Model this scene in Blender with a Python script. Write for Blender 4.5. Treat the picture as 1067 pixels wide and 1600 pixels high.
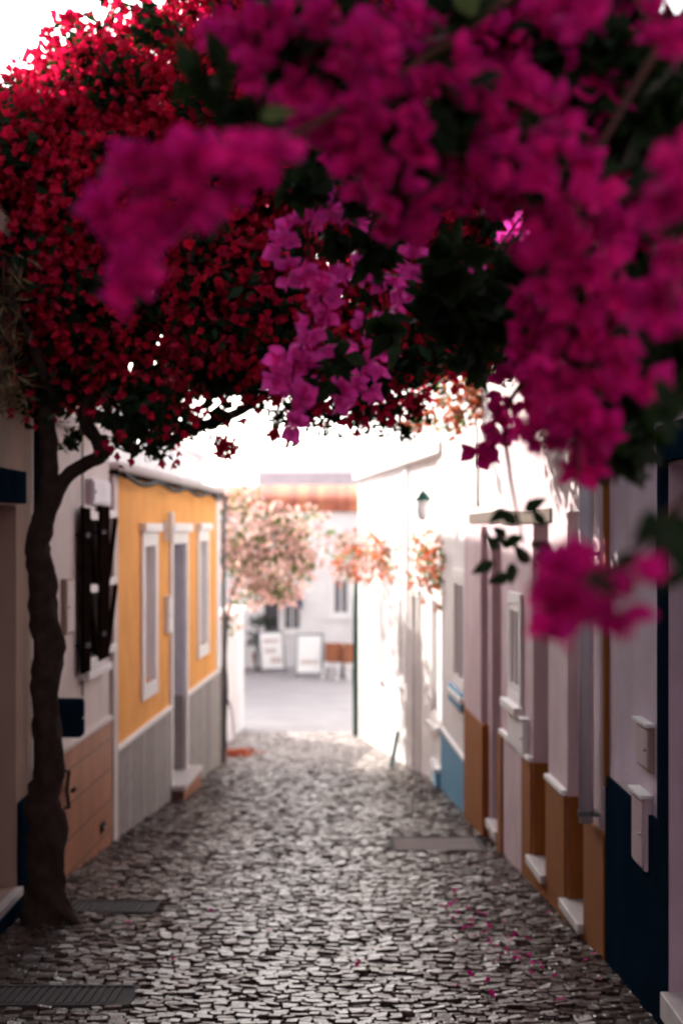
import bpy, math, random
import numpy as np
from mathutils import Vector, Matrix
R = math.radians
random.seed(7); rng = np.random.default_rng(7)
SC = bpy.context.scene; COL = SC.collection
for o in list(bpy.data.objects): bpy.data.objects.remove(o)

# ---------------------------------------------------------------- camera, sky, sun, exposure
F = 2222.0; HZ = 832.0; CZ = 1.5          # focal length in photo pixels, horizon row, eye height
cam_d = bpy.data.cameras.new('camera'); cam = bpy.data.objects.new('camera', cam_d); COL.objects.link(cam)
cam.location = (0, 0, CZ); cam.rotation_euler = (R(90), 0, 0)
cam_d.sensor_fit = 'VERTICAL'; cam_d.sensor_height = 36; cam_d.lens = 50
cam_d.shift_y = 32/1600; cam_d.clip_start = 0.05; cam_d.clip_end = 2000
cam_d.dof.use_dof = True; cam_d.dof.focus_distance = 4.2; cam_d.dof.aperture_fstop = 2.4
SC.camera = cam
SUN_AZ, SUN_EL = 30.0, 24.0                # degrees left of the street's axis, elevation
w = bpy.data.worlds.new('World'); SC.world = w; w.use_nodes = True
nt = w.node_tree; bg = nt.nodes['Background']
sky = nt.nodes.new('ShaderNodeTexSky'); sky.sky_type = 'NISHITA'; sky.sun_disc = False
sky.sun_elevation = R(SUN_EL); sky.sun_rotation = R(-SUN_AZ); sky.dust_density = 3.0; sky.ozone_density = 0.6; sky.air_density = 1.0
hs = nt.nodes.new('ShaderNodeHueSaturation'); hs.inputs['Saturation'].default_value = 0.32
nt.links.new(sky.outputs[0], hs.inputs['Color']); nt.links.new(hs.outputs[0], bg.inputs['Color'])
bg.inputs['Strength'].default_value = 0.13
sd = bpy.data.lights.new('sun', 'SUN'); sd.energy = 3.9; sd.angle = R(0.5); sd.color = (1, .93, .82)
sun = bpy.data.objects.new('sun', sd); COL.objects.link(sun)
to_sun = Vector((-math.sin(R(SUN_AZ))*math.cos(R(SUN_EL)), math.cos(R(SUN_AZ))*math.cos(R(SUN_EL)), math.sin(R(SUN_EL))))
sun.rotation_euler = to_sun.to_track_quat('Z', 'Y').to_euler(); sun.location = (-10, 15, 12)
vs = SC.view_settings; vs.view_transform = 'Standard'; vs.look = 'None'; vs.gamma = 1; vs.exposure = 1.97
SC.cycles.use_denoising = True
SC.cycles.max_bounces = 8; SC.cycles.diffuse_bounces = 5; SC.cycles.glossy_bounces = 3; SC.cycles.transmission_bounces = 5
SC.cycles.sample_clamp_indirect = 6

# ---------------------------------------------------------------- materials
def mat(name, col, rough=.8, var=.12, scale=6., bump=.15, bscale=60., spec=.15, metal=0., stain=0., stain_col=(.12,.10,.08), island=0.,
        translucent=0., tcol=None, brick=None):
    m = bpy.data.materials.new(name); m.use_nodes = True; nt = m.node_tree; N = nt.nodes; L = nt.links
    b = N['Principled BSDF']; b.inputs['Roughness'].default_value = rough; b.inputs['Metallic'].default_value = metal
    b.inputs['Specular IOR Level'].default_value = spec
    tc = N.new('ShaderNodeTexCoord'); geo = N.new('ShaderNodeNewGeometry')
    no = N.new('ShaderNodeTexNoise'); no.inputs['Scale'].default_value = scale; no.inputs['Detail'].default_value = 6
    L.new(geo.outputs['Position'], no.inputs['Vector'])
    hsv = N.new('ShaderNodeHueSaturation'); hsv.inputs['Color'].default_value = (*col, 1)
    mr = N.new('ShaderNodeMapRange'); mr.inputs['From Min'].default_value = .3; mr.inputs['From Max'].default_value = .7
    mr.inputs['To Min'].default_value = 1-var; mr.inputs['To Max'].default_value = 1+var
    L.new(no.outputs['Fac'], mr.inputs['Value'])
    val = mr.outputs[0]
    if island:
        mi = N.new('ShaderNodeMapRange'); mi.inputs['To Min'].default_value = 1-island; mi.inputs['To Max'].default_value = 1+island
        L.new(geo.outputs['Random Per Island'], mi.inputs['Value'])
        mu = N.new('ShaderNodeMath'); mu.operation = 'MULTIPLY'; L.new(val, mu.inputs[0]); L.new(mi.outputs[0], mu.inputs[1]); val = mu.outputs[0]
        mh = N.new('ShaderNodeMapRange'); mh.inputs['To Min'].default_value = .49; mh.inputs['To Max'].default_value = .51
        L.new(geo.outputs['Random Per Island'], mh.inputs['Value']); L.new(mh.outputs[0], hsv.inputs['Hue'])
    L.new(val, hsv.inputs['Value']); cout = hsv.outputs[0]
    height = None
    if brick:
        bw, bh, mw, off, mcol = brick
        sx = N.new('ShaderNodeSeparateXYZ'); L.new(geo.outputs['Position'], sx.inputs[0])
        cx = N.new('ShaderNodeCombineXYZ'); L.new(sx.outputs['Y'], cx.inputs['X']); L.new(sx.outputs['Z'], cx.inputs['Y'])
        br = N.new('ShaderNodeTexBrick'); br.offset = off; br.inputs['Scale'].default_value = 1
        br.inputs['Brick Width'].default_value = bw; br.inputs['Row Height'].default_value = bh; br.inputs['Mortar Size'].default_value = mw
        br.inputs['Mortar'].default_value = (*mcol, 1); br.inputs['Mortar Smooth'].default_value = .3
        L.new(cx.outputs[0], br.inputs['Vector']); L.new(cout, br.inputs['Color1'])
        h2 = N.new('ShaderNodeHueSaturation'); h2.inputs['Value'].default_value = .82; L.new(cout, h2.inputs['Color']); L.new(h2.outputs[0], br.inputs['Color2'])
        cout = br.outputs['Color']; height = br.outputs['Fac']
    if stain:
        n2 = N.new('ShaderNodeTexNoise'); n2.inputs['Scale'].default_value = 2.2; n2.inputs['Detail'].default_value = 9; n2.inputs['Roughness'].default_value = .7
        mp = N.new('ShaderNodeMapping'); mp.inputs['Scale'].default_value = (1, 1, .35); L.new(geo.outputs['Position'], mp.inputs['Vector']); L.new(mp.outputs[0], n2.inputs['Vector'])
        r2 = N.new('ShaderNodeMapRange'); r2.inputs['From Min'].default_value = .52; r2.inputs['From Max'].default_value = .78; r2.inputs['To Max'].default_value = stain
        L.new(n2.outputs['Fac'], r2.inputs['Value'])
        mx = N.new('ShaderNodeMix'); mx.data_type = 'RGBA'; L.new(r2.outputs[0], mx.inputs['Factor']); L.new(cout, mx.inputs[6]); mx.inputs[7].default_value = (*stain_col, 1)
        cout = mx.outputs[2]
    L.new(cout, b.inputs['Base Color'])
    if bump:
        nb = N.new('ShaderNodeTexNoise'); nb.inputs['Scale'].default_value = bscale; nb.inputs['Detail'].default_value = 5
        L.new(geo.outputs['Position'], nb.inputs['Vector'])
        bp = N.new('ShaderNodeBump'); bp.inputs['Strength'].default_value = bump; bp.inputs['Distance'].default_value = .01
        L.new(nb.outputs['Fac'], bp.inputs['Height']); L.new(bp.outputs[0], b.inputs['Normal'])
        if height:
            b2 = N.new('ShaderNodeBump'); b2.invert = True; b2.inputs['Strength'].default_value = .6; b2.inputs['Distance'].default_value = .004
            L.new(height, b2.inputs['Height']); L.new(bp.outputs[0], b2.inputs['Normal']); L.new(b2.outputs[0], b.inputs['Normal'])
    if translucent:
        tr = N.new('ShaderNodeBsdfTranslucent'); ms = N.new('ShaderNodeMixShader'); ms.inputs[0].default_value = translucent
        if tcol:
            t2 = N.new('ShaderNodeMix'); t2.data_type = 'RGBA'; t2.blend_type = 'MIX'; t2.inputs['Factor'].default_value = .8
            L.new(cout, t2.inputs[6]); t2.inputs[7].default_value = (*tcol, 1); L.new(t2.outputs[2], tr.inputs['Color'])
        else: L.new(cout, tr.inputs['Color'])
        L.new(b.outputs[0], ms.inputs[1]); L.new(tr.outputs[0], ms.inputs[2]); L.new(ms.outputs[0], N['Material Output'].inputs['Surface'])
    return m

M = {}
M['white'] = mat('white_plaster', (.74,.71,.72), .85, .05, 3, .25, 45, stain=.25, stain_col=(.45,.40,.38))
M['lilac'] = mat('lilac_white_plaster', (.62,.50,.60), .85, .10, 3, .35, 45, stain=.45, stain_col=(.36,.29,.32))
M['rose'] = mat('rose_white_plaster', (.58,.44,.48), .85, .11, 3, .35, 45, stain=.5, stain_col=(.34,.26,.26))
M['beige'] = mat('beige_plaster', (.40,.29,.24), .85, .08, 3, .25, 45, stain=.35, stain_col=(.25,.19,.16))
M['oldwhite'] = mat('aged_white_plaster', (.66,.60,.58), .85, .07, 3, .3, 45, stain=.4, stain_col=(.38,.33,.30))
M['orange'] = mat('orange_plaster', (.80,.37,.105), .85, .09, 3, .3, 40, stain=.5, stain_col=(.62,.24,.05))
M['ochre'] = mat('ochre_plaster', (.27,.090,.018), .8, .10, 4, .25, 40, stain=.4, stain_col=(.22,.09,.03))
M['navy'] = mat('navy_paint', (.006,.016,.030), .8, .15, 5, .15, 40, stain=.4, stain_col=(.012,.022,.028), spec=.0)
M['blue'] = mat('sky_blue_paint', (.12,.30,.46), .7, .1, 5, .2, 40, stain=.3, stain_col=(.2,.3,.38))
M['trim'] = mat('white_trim_paint', (.78,.76,.76), .6, .04, 5, .1, 50)
M['greystone'] = mat('grey_panel_plinth', (.35,.32,.31), .8, .16, 9, .4, 90, stain=.4, stain_col=(.18,.16,.15), brick=(.62,9.,.012,0,(.62,.60,.60)))
M['tile'] = mat('terracotta_wall_tile', (.44,.175,.085), .5, .15, 5, .1, 60, stain=.4, stain_col=(.24,.10,.06), brick=(.09,.22,.007,0,(.13,.06,.045)))
M['marble'] = mat('marble_step', (.55,.50,.50), .35, .1, 8, .08, 60, stain=.3)
M['darkwood'] = mat('dark_brown_painted_wood', (.009,.005,.004), .9, .2, 12, .2, 80, spec=0.)
M['doorgrey'] = mat('grey_painted_door', (.10,.09,.10), .55, .08, 8, .1, 60)
M['doorbrown'] = mat('brown_wooden_door', (.10,.055,.04), .5, .15, 12, .2, 80)
M['beam'] = mat('brown_painted_beam', (.055,.024,.010), .85, .2, 12, .2, 60)
M['glass'] = mat('window_pane', (.12,.12,.14), .08, .05, 4, 0, spec=.8)
M['curtain'] = mat('pale_curtain', (.42,.38,.42), .9, .1, 12, .2, 30)
M['pipegrey'] = mat('grey_metal_pipe', (.16,.17,.19), .5, .1, 10, .1, 60, metal=.3)
M['pipewhite'] = mat('white_pipe_paint', (.62,.60,.68), .5, .06, 10, .1, 60)
M['pipedark'] = mat('dark_pipe', (.012,.012,.018), .7, .1, 10, .1, 60, spec=.15)
M['metal'] = mat('brushed_metal', (.45,.43,.42), .35, .1, 30, .1, 100, metal=.9)
M['iron'] = mat('cast_iron', (.05,.042,.044), .75, .2, 30, .4, 120, spec=.2, stain=.5, stain_col=(.10,.06,.04))
M['rooftile'] = mat('terracotta_roof_tile', (.50,.17,.10), .8, .2, 3, .3, 30, island=.2)
M['bark'] = mat('grey_brown_bark', (.040,.026,.022), .95, .35, 14, 1.0, 38, stain=.3, stain_col=(.07,.055,.045), spec=.15)
M['stem'] = mat('reddish_green_stem', (.055,.022,.015), .7, .2, 30, .2, 80)
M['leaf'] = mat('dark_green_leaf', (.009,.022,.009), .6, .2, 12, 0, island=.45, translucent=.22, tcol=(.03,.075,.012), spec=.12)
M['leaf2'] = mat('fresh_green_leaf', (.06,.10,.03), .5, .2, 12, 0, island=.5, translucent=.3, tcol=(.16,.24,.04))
M['drygrass'] = mat('dry_brown_foliage', (.16,.11,.06), .8, .2, 12, 0, island=.5, translucent=.25)
M['red'] = mat('red_bract', (.56,.008,.065), .55, .2, 6, 0, island=.45, translucent=.5, tcol=(.74,.008,.06), spec=.25)
M['magenta'] = mat('magenta_bract', (.60,.006,.22), .6, .25, 25, .5, 180, island=.35, translucent=.42, tcol=(.80,.015,.33), spec=.2)
M['violet'] = mat('violet_pink_bract', (.84,.075,.52), .55, .25, 25, .5, 180, island=.3, translucent=.42, tcol=(.85,.07,.52), spec=.3)
M['pink'] = mat('pale_pink_bract', (.74,.50,.46), .6, .2, 8, 0, island=.35, translucent=.35)
M['coral'] = mat('coral_bract', (.58,.15,.075), .6, .2, 8, 0, island=.45, translucent=.4)
M['cream'] = mat('cream_flower_eye', (.75,.62,.42), .6, .1, 8, 0)
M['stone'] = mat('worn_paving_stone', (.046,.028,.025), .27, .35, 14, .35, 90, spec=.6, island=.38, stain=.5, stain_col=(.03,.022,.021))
M['sunlitstone'] = mat('sun_painted_paving_stone', (.34,.29,.28), .45, .25, 10, .3, 90, spec=.5, island=.25, stain=.3, stain_col=(.18,.15,.14))  # paler copy of the cobbles, sunlight painted into the colour
M['joint'] = mat('dark_earth_joint', (.036,.025,.021), .95, .3, 20, .6, 60)
M['asphalt'] = mat('pale_paving', (.37,.34,.35), .75, .1, 2, .3, 80, stain=.4, stain_col=(.2,.19,.21))
M['earth'] = mat('dry_earth_ground', (.25,.20,.16), .9, .2, 1.5, .4, 20)
M['concrete'] = mat('weathered_concrete', (.16,.13,.125), .8, .15, 6, .4, 60, stain=.4)
M['wicker'] = mat('orange_brown_wicker', (.27,.10,.05), .6, .2, 30, .5, 90)
M['greenmetal'] = mat('dark_green_metal', (.015,.075,.060), .4, .1, 10, .05, 60)
M['frosted'] = mat('frosted_lamp_glass', (.80,.82,.84), .25, .03, 8, 0)
M['board'] = mat('white_poster_board', (.72,.70,.70), .5, .05, 5, 0)
M['print'] = mat('faded_menu_print', (.50,.42,.40), .5, .6, 30, 0)
M['terracotta'] = mat('terracotta_pot', (.35,.15,.09), .8, .15, 10, .2, 60)
M['awning'] = mat('dark_slate_awning', (.10,.10,.15), .8, .1, 10, .1, 60)

# ---------------------------------------------------------------- helpers
def tag(o, label=None, cat=None, group=None, kind=None):
    if label: o['label'] = label
    if cat: o['category'] = cat
    if group: o['group'] = group
    if kind: o['kind'] = kind
    return o
def empty(name, loc, label=None, cat=None, group=None):
    o = bpy.data.objects.new(name, None); COL.objects.link(o); o.location = loc; o.empty_display_size = .2
    return tag(o, label, cat, group)
def base_of(p):
    v = Vector((0,0,0))
    while p is not None: v += Vector(p.location); p = p.parent
    return v
def mesh_obj(name, V, Fc, m, parent=None, smooth=False, local=False):
    V = np.asarray(V, dtype=np.float64).reshape(-1, 3)
    if parent is not None and not local: V = V - np.array(base_of(parent))
    me = bpy.data.meshes.new(name)
    me.from_pydata(V.tolist(), [], Fc if isinstance(Fc, list) else Fc.tolist())
    if smooth: me.polygons.foreach_set('use_smooth', [True]*len(me.polygons))
    me.materials.append(m); me.update()
    o = bpy.data.objects.new(name, me); COL.objects.link(o); o.parent = parent
    return o
def pix(px, py, d): return Vector(((px-533.5)/F*d, d, CZ-(py-HZ)/F*d))
def gz(y):                                  # height of the ground down the sloping street
    if y < 21.3: return -.075*y
    if y < 40: return -1.5975-.03*(y-21.3)
    return -2.1585-.005*(y-40)
class MB:
    def __init__(s): s.v = []; s.f = []
    def hexa(s, c):
        b = len(s.v); s.v += [tuple(p) for p in c]
        s.f += [[b+i for i in q] for q in ((0,3,2,1),(4,5,6,7),(0,1,5,4),(1,2,6,5),(2,3,7,6),(3,0,4,7))]
    def box(s, x0,x1,y0,y1,z0,z1):
        s.hexa([(x0,y0,z0),(x1,y0,z0),(x1,y1,z0),(x0,y1,z0),(x0,y0,z1),(x1,y0,z1),(x1,y1,z1),(x0,y1,z1)])
    def bar(s, a, b, wd, th, up=Vector((0,0,1))):
        a = Vector(a); b = Vector(b); t = (b-a).normalized(); sd = t.cross(up)
        if sd.length < 1e-4: sd = t.cross(Vector((0,1,0)))
        sd.normalize(); u = sd.cross(t)
        c = [p+sd*i*wd/2+u*j*th/2 for p in (a,b) for i,j in ((-1,-1),(1,-1),(1,1),(-1,1))]
        s.hexa(c)
    def tube(s, pts, rad, n=10, knot=0.):
        pts = [Vector(p) for p in pts]; rings = []
        ref = Vector((.3,1,.1)).normalized()
        for i,p in enumerate(pts):
            t = (pts[min(i+1,len(pts)-1)]-pts[max(i-1,0)]).normalized()
            a = t.cross(ref).normalized(); b = t.cross(a); r = rad[i] if hasattr(rad,'__len__') else rad
            base = len(s.v)
            for k in range(n):
                th = 2*math.pi*k/n; rr = r*(1+knot*(math.sin(3*th+i*.9)+.6*math.sin(5*th-i*1.7)+random.uniform(-.5,.5)))
                s.v.append(tuple(p+a*math.cos(th)*rr+b*math.sin(th)*rr))
            rings.append(base)
        for i in range(len(rings)-1):
            for k in range(n):
                a,b = rings[i],rings[i+1]; s.f.append([a+k, a+(k+1)%n, b+(k+1)%n, b+k])
        s.f.append([rings[0]+k for k in reversed(range(n))]); s.f.append([rings[-1]+k for k in range(n)])
    def lathe(s, c, prof, n=16):
        c = Vector(c); base = len(s.v)
        for r,z in prof:
            for k in range(n):
                th = 2*math.pi*k/n; s.v.append((c.x+r*math.cos(th), c.y+r*math.sin(th), c.z+z))
        for i in range(len(prof)-1):
            for k in range(n): s.f.append([base+i*n+k, base+i*n+(k+1)%n, base+(i+1)*n+(k+1)%n, base+(i+1)*n+k])
        s.f.append([base+k for k in reversed(range(n))]); s.f.append([base+(len(prof)-1)*n+k for k in range(n)])
    def build(s, name, m, parent=None, smooth=False, bevel=0, local=False):
        o = mesh_obj(name, s.v, s.f, m, parent, smooth, local)
        if bevel:
            b = o.modifiers.new('bevel', 'BEVEL'); b.width = bevel; b.segments = 2; b.limit_method = 'ANGLE'
        return o
def smooth_path(pts, k=6):
    P = [Vector(p[:3]) for p in pts]; r = [p[3] for p in pts]; out = []; ro = []
    for i in range(len(P)-1):
        p0,p1,p2,p3 = P[max(i-1,0)],P[i],P[i+1],P[min(i+2,len(P)-1)]
        for j in range(k):
            t = j/k; out.append(.5*((2*p1)+(p2-p0)*t+(2*p0-5*p1+4*p2-p3)*t*t+(3*p1-p0-3*p2+p3)*t**3)); ro.append(r[i]*(1-t)+r[i+1]*t)
    out.append(P[-1]); ro.append(r[-1]); return out, ro

class Wall:                                 # a vertical facade plane: u runs along it away from the viewer, n points into the street
    def __init__(s, p0, p1, side):
        s.p0 = Vector((*p0,0)); d = Vector((*p1,0))-s.p0; s.L = d.length; s.t = d.normalized()
        s.n = Vector((s.t.y,-s.t.x,0)) if side == 'L' else Vector((-s.t.y,s.t.x,0))
    def pt(s, u, z, n=0): p = s.p0+s.t*u+s.n*n; return Vector((p.x,p.y,z))
    def u(s, px): k = (px-533.5)/F; return (k*s.p0.y-s.p0.x)/(s.t.x-k*s.t.y)
    def d(s, u): return s.p0.y+s.t.y*u
    def z(s, px, py): return CZ-(py-HZ)*s.d(s.u(px))/F
    def box(s, mb, u0,u1,z0,z1,n0,n1):
        mb.hexa([s.pt(u,z,n) for z in (z0,z1) for u,n in ((u0,n0),(u1,n0),(u1,n1),(u0,n1))])
    def b(s, name, m, parent, *a, bevel=.004):
        mb = MB(); s.box(mb, *a); return mb.build(name, m, parent, bevel=bevel)
    def sheet(s, name, m, parent, u0,u1,z0,z1, holes=(), n0=-.3, n1=0.):   # wall slab with real openings
        us = sorted({u0,u1,*[h[0] for h in holes],*[h[1] for h in holes]}); zs = sorted({z0,z1,*[h[2] for h in holes],*[h[3] for h in holes]})
        us = [u for u in us if u0 <= u <= u1]; zs = [z for z in zs if z0 <= z <= z1]
        V = []; Fc = []; idx = {}
        def v(i,j,k):
            if (i,j,k) not in idx: idx[(i,j,k)] = len(V); V.append(tuple(s.pt(us[i],zs[j],(n0,n1)[k])))
            return idx[(i,j,k)]
        def solid(i,j):
            if i<0 or j<0 or i>=len(us)-1 or j>=len(zs)-1: return False
            a=(us[i]+us[i+1])/2; b=(zs[j]+zs[j+1])/2
            return not any(h[0]<a<h[1] and h[2]<b<h[3] for h in holes)
        for i in range(len(us)-1):
            for j in range(len(zs)-1):
                if not solid(i,j): continue
                Fc.append([v(i,j,1),v(i+1,j,1),v(i+1,j+1,1),v(i,j+1,1)]); Fc.append([v(i,j,0),v(i,j+1,0),v(i+1,j+1,0),v(i+1,j,0)])
                if not solid(i-1,j): Fc.append([v(i,j,0),v(i,j,1),v(i,j+1,1),v(i,j+1,0)])
                if not solid(i+1,j): Fc.append([v(i+1,j,1),v(i+1,j,0),v(i+1,j+1,0),v(i+1,j+1,1)])
                if not solid(i,j-1): Fc.append([v(i,j,0),v(i+1,j,0),v(i+1,j,1),v(i,j,1)])
                if not solid(i,j+1): Fc.append([v(i,j+1,1),v(i+1,j+1,1),v(i+1,j+1,0),v(i,j+1,0)])
        return mesh_obj(name, V, Fc, m, parent)
    def frame(s, name, m, parent, u0,u1,z0,z1, wd, n0, n1, sides='LRTB', bevel=.003):
        mb = MB()
        if 'T' in sides: s.box(mb, u0-wd,u1+wd,z1,z1+wd,n0,n1)
        if 'B' in sides: s.box(mb, u0-wd,u1+wd,z0-wd,z0,n0,n1)
        if 'L' in sides: s.box(mb, u0-wd,u0,z0,z1,n0,n1-.0015)
        if 'R' in sides: s.box(mb, u1,u1+wd,z0,z1,n0,n1-.0015)
        return mb.build(name, m, parent)
    def lining(s, parent, m, u0,u1,z0,z1, n0):
        mb = MB(); s.box(mb,u0-.004,u0+.012,z0,z1,n0,.002); s.box(mb,u1-.012,u1+.004,z0,z1,n0,.002); s.box(mb,u0+.013,u1-.013,z1-.012,z1+.004,n0,.0015)
        return mb.build('reveal', m, parent)
    def window(s, parent, u0,u1,z0,z1, wd=.10, fm=None, lintel=False, inner='trim', pane='curtain', sill=True, rec=.12):
        fm = fm or M['trim']
        mb = MB(); s.box(mb, u0,u1,z0,z0+.05,-rec,-rec+.04); s.box(mb,u0,u1,z1-.05,z1,-rec,-rec+.04)
        s.box(mb,u0,u0+.05,z0+.05,z1-.05,-rec,-rec+.038); s.box(mb,u1-.05,u1,z0+.05,z1-.05,-rec,-rec+.038)
        s.box(mb,(u0+u1)/2-.02,(u0+u1)/2+.02,z0+.05,z1-.05,-rec,-rec+.036)
        win = mb.build('window', M[inner], parent)
        s.lining(win, fm, u0,u1,z0,z1,-rec-.02)
        s.b('pane', M[pane], win, u0+.05,u1-.05,z0+.05,z1-.05,-rec-.02,-rec+.012, bevel=0)
        s.frame('frame', fm, win, u0,u1,z0,z1, wd, -.02, .025)
        if sill: s.b('sill', fm, win, u0-wd-.04,u1+wd+.04,z0-wd-.05,z0-wd,-.02,.07)
        if lintel: s.b('lintel', fm, win, u0-wd-.05,u1+wd+.05,z1+wd,z1+wd+.07,-.02,.06)
        return win
    def door(s, parent, u0,u1,z0,z1, m, rec=.22, wd=0, fm=None, handle=True, hz=None, lm=None):
        mb = MB(); s.box(mb, u0,u1,z0,z1,-rec-.05,-rec)
        n = 3
        for i in range(n):
            a = z0+(z1-z0)*(i+.12)/n; b_ = z0+(z1-z0)*(i+.88)/n; s.box(mb, u0+(u1-u0)*.15,u1-(u1-u0)*.15,a,b_,-rec,-rec+.015)
        d = mb.build('door', m, parent, bevel=.003)
        if handle:
            hz = hz if hz is not None else z0+1.0
            h = MB(); h.tube([s.pt(u1-.09,hz,-rec),s.pt(u1-.09,hz,-rec+.05)], .012); h.tube([s.pt(u1-.09,hz,-rec+.05),s.pt(u1-.2,hz,-rec+.05)],.011)
            h.build('handle', M['metal'], d, smooth=True)
        s.lining(d, lm or fm or M['trim'], u0,u1,z0,z1,-rec-.04)
        if wd: s.frame('frame', fm or M['trim'], d, u0,u1,z0,z1, wd, -.02,.03, 'LRT')
        return d

# leaf / bract templates
def blade(L=1., W=.6, seg=3, fold=.25, cup=.2, tip=.0):
    V = []; Fc = []
    for i in range(seg+1):
        t = i/seg; wv = W/2*math.sin(math.pi*min(1,(.06+.94*t))**.8)*(1-.25*t)+.004*L
        if i == seg: wv = .004*L
        y = L*t; zc = -cup*L*t*t
        V += [(-wv,y,zc+fold*wv),(0,y,zc),(wv,y,zc+fold*wv)]
    for i in range(seg):
        a=3*i; Fc += [[a,a+1,a+4,a+3],[a+1,a+2,a+5,a+4]]
    return np.array(V), np.array(Fc)
def floret(L=1., seg=3, open_=50, n=3, W=.8):
    v,f = blade(L, W*L, seg, .30, -.18)
    VV = []; FF = []
    for k in range(n):
        e = R(open_); rx = np.array([[1,0,0],[0,math.cos(e),-math.sin(e)],[0,math.sin(e),math.cos(e)]])
        a = 2*math.pi*k/n; rz = np.array([[math.cos(a),-math.sin(a),0],[math.sin(a),math.cos(a),0],[0,0,1]])
        p = (v @ rx.T) @ rz.T; FF.append(f+len(v)*k); VV.append(p)
    return np.vstack(VV), np.vstack(FF)
def scatter(name, tmpl, P, Nn, S, m, parent, tilt=.5, smooth=True, flex=0.):
    tv, tf = tmpl; n = len(P)
    if n == 0: return None
    P = np.asarray(P,float); Nn = np.asarray(Nn,float)+rng.normal(0,tilt,(n,3)); Nn /= np.linalg.norm(Nn,axis=1)[:,None]+1e-9
    a = rng.normal(0,1,(n,3)); X = np.cross(a,Nn); X /= np.linalg.norm(X,axis=1)[:,None]+1e-9; Y = np.cross(Nn,X)
    S = np.asarray(S,float).reshape(n,1,1)*np.ones((n,1,1))
    t = np.repeat(tv[None],n,0)
    if flex: t = t+rng.normal(0,flex,t.shape)
    V = (t[:,:,0:1]*X[:,None]+t[:,:,1:2]*Y[:,None]+t[:,:,2:3]*Nn[:,None])*S+P[:,None]
    Fc = (tf[None]+(np.arange(n)*len(tv))[:,None,None]).reshape(-1,4)
    return mesh_obj(name, V.reshape(-1,3), Fc.astype(int), m, parent, smooth)
def shell(c, r, n, lo=.75, hi=1.05, squash=.8):
    d = rng.normal(0,1,(n,3)); d /= np.linalg.norm(d,axis=1)[:,None]
    q = d*rng.uniform(lo,hi,(n,1))*r; q[:,2] *= squash
    return q+np.array(c), d
LEAF = blade(1,.62,3,.3,.25); LEAF2 = blade(1,.6,2,.3,.2)
FL_FAR = floret(1,2,48,3); FL_NEAR = floret(1,5,42,3,1.0)

# ================================================================= SETTING: ground
ys = np.concatenate([np.arange(-12,21.3,2.),[21.3],np.arange(23,40,3.),[40,60,90,140,260]])
V=[];Fc=[]
for y in ys: V += [(-150,y,gz(y)-.03),(150,y,gz(y)-.03)]
for i in range(len(ys)-1): Fc.append([2*i,2*i+1,2*i+3,2*i+2])
tag(mesh_obj('ground',V,Fc,M['earth']), kind='structure')
ys2 = np.concatenate([np.linspace(-6,21.3,28),[22.4]])
V=[];Fc=[]
for y in ys2: V += [(-2.05,y,gz(y)-.005),(1.7,y,gz(y)-.005)]
for i in range(len(ys2)-1): Fc.append([2*i,2*i+1,2*i+3,2*i+2])
tag(mesh_obj('street_bed',V,Fc,M['joint']), kind='structure')
ys3 = [22.4,24,26,30,34,40,60,90]
V=[];Fc=[]
for y in ys3: V += [(-20,y,gz(y)-.004),(20,y,gz(y)-.004)]
for i in range(len(ys3)-1): Fc.append([2*i,2*i+1,2*i+3,2*i+2])
tag(mesh_obj('plaza_pavement',V,Fc,M['asphalt']), kind='structure')

COVERS = [(-1.52,-1.02,7.75,8.12),(-1.62,-.86,5.78,6.12),(.36,1.02,10.0,10.75)]
def cobbles():
    out={0:([],[]),1:([],[])}; y = 3.6; n=8
    ang = np.linspace(0,2*np.pi,n,endpoint=False)+np.pi/8
    cx = np.sign(np.cos(ang))*np.abs(np.cos(ang))**.35; cy = np.sign(np.sin(ang))*np.abs(np.sin(ang))**.35
    while y < 22.3:
        h = random.uniform(.042,.056); x = -2.0+random.uniform(0,.08)
        while x < 1.62:
            gut = abs(x-.78+.012*(y-6))<.06 or abs(x+1.28-.02*(y-6))<.06      # the lengthwise gutter rows
            wd = .065 if gut else random.uniform(.045,.088)
            X = x+wd/2; Y = y+h/2+.05*math.sin(X*2.3+y*.25)+.018*math.sin(X*7+y)+random.uniform(-.006,.006)
            x += wd+.001
            if any(a-.02<X<b+.02 and c-.02<Y<d+.02 for a,b,c,d in COVERS): continue
            V,Fc = out[1 if Y > 16.2+random.gauss(0,.8) else 0]  # far stones take the tone with the sun patch painted in
            a = random.uniform(-.12,.12); ca,sa = math.cos(a),math.sin(a)
            hx = wd/2-random.uniform(.000,.004); hy = h/2-random.uniform(.000,.004)
            jit = 1+rng.normal(0,.07,n); shear = random.uniform(-.3,.3)
            lx = cx*hx*jit; ly = cy*hy*jit; lx = lx+ly*shear
            tx,ty = random.gauss(0,.07),random.gauss(.0,.08); hz = random.gauss(.005,.004)-(.008 if gut else 0)
            b = len(V)
            for sc,dz in ((1.0,-.02),(1.0,.0),(.93,.0035)):
                for k in range(n):
                    qx,qy = lx[k]*sc,ly[k]*sc; wx,wy = X+qx*ca-qy*sa, Y+qx*sa+qy*ca
                    V.append((wx,wy,gz(wy)+hz+dz+tx*qx+ty*qy+(random.gauss(0,.0009) if dz>0 else 0)))
            for r in range(2):
                for k in range(n): Fc.append([b+r*n+k,b+r*n+(k+1)%n,b+(r+1)*n+(k+1)%n,b+(r+1)*n+k])
            Fc.append([b+2*n+k for k in range(n)])
        y += h
    for k,nm,m in ((0,'cobbled_street','stone'),(1,'sun_painted_cobbled_street','sunlitstone')):
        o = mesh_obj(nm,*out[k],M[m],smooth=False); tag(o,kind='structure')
cobbles()
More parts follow.
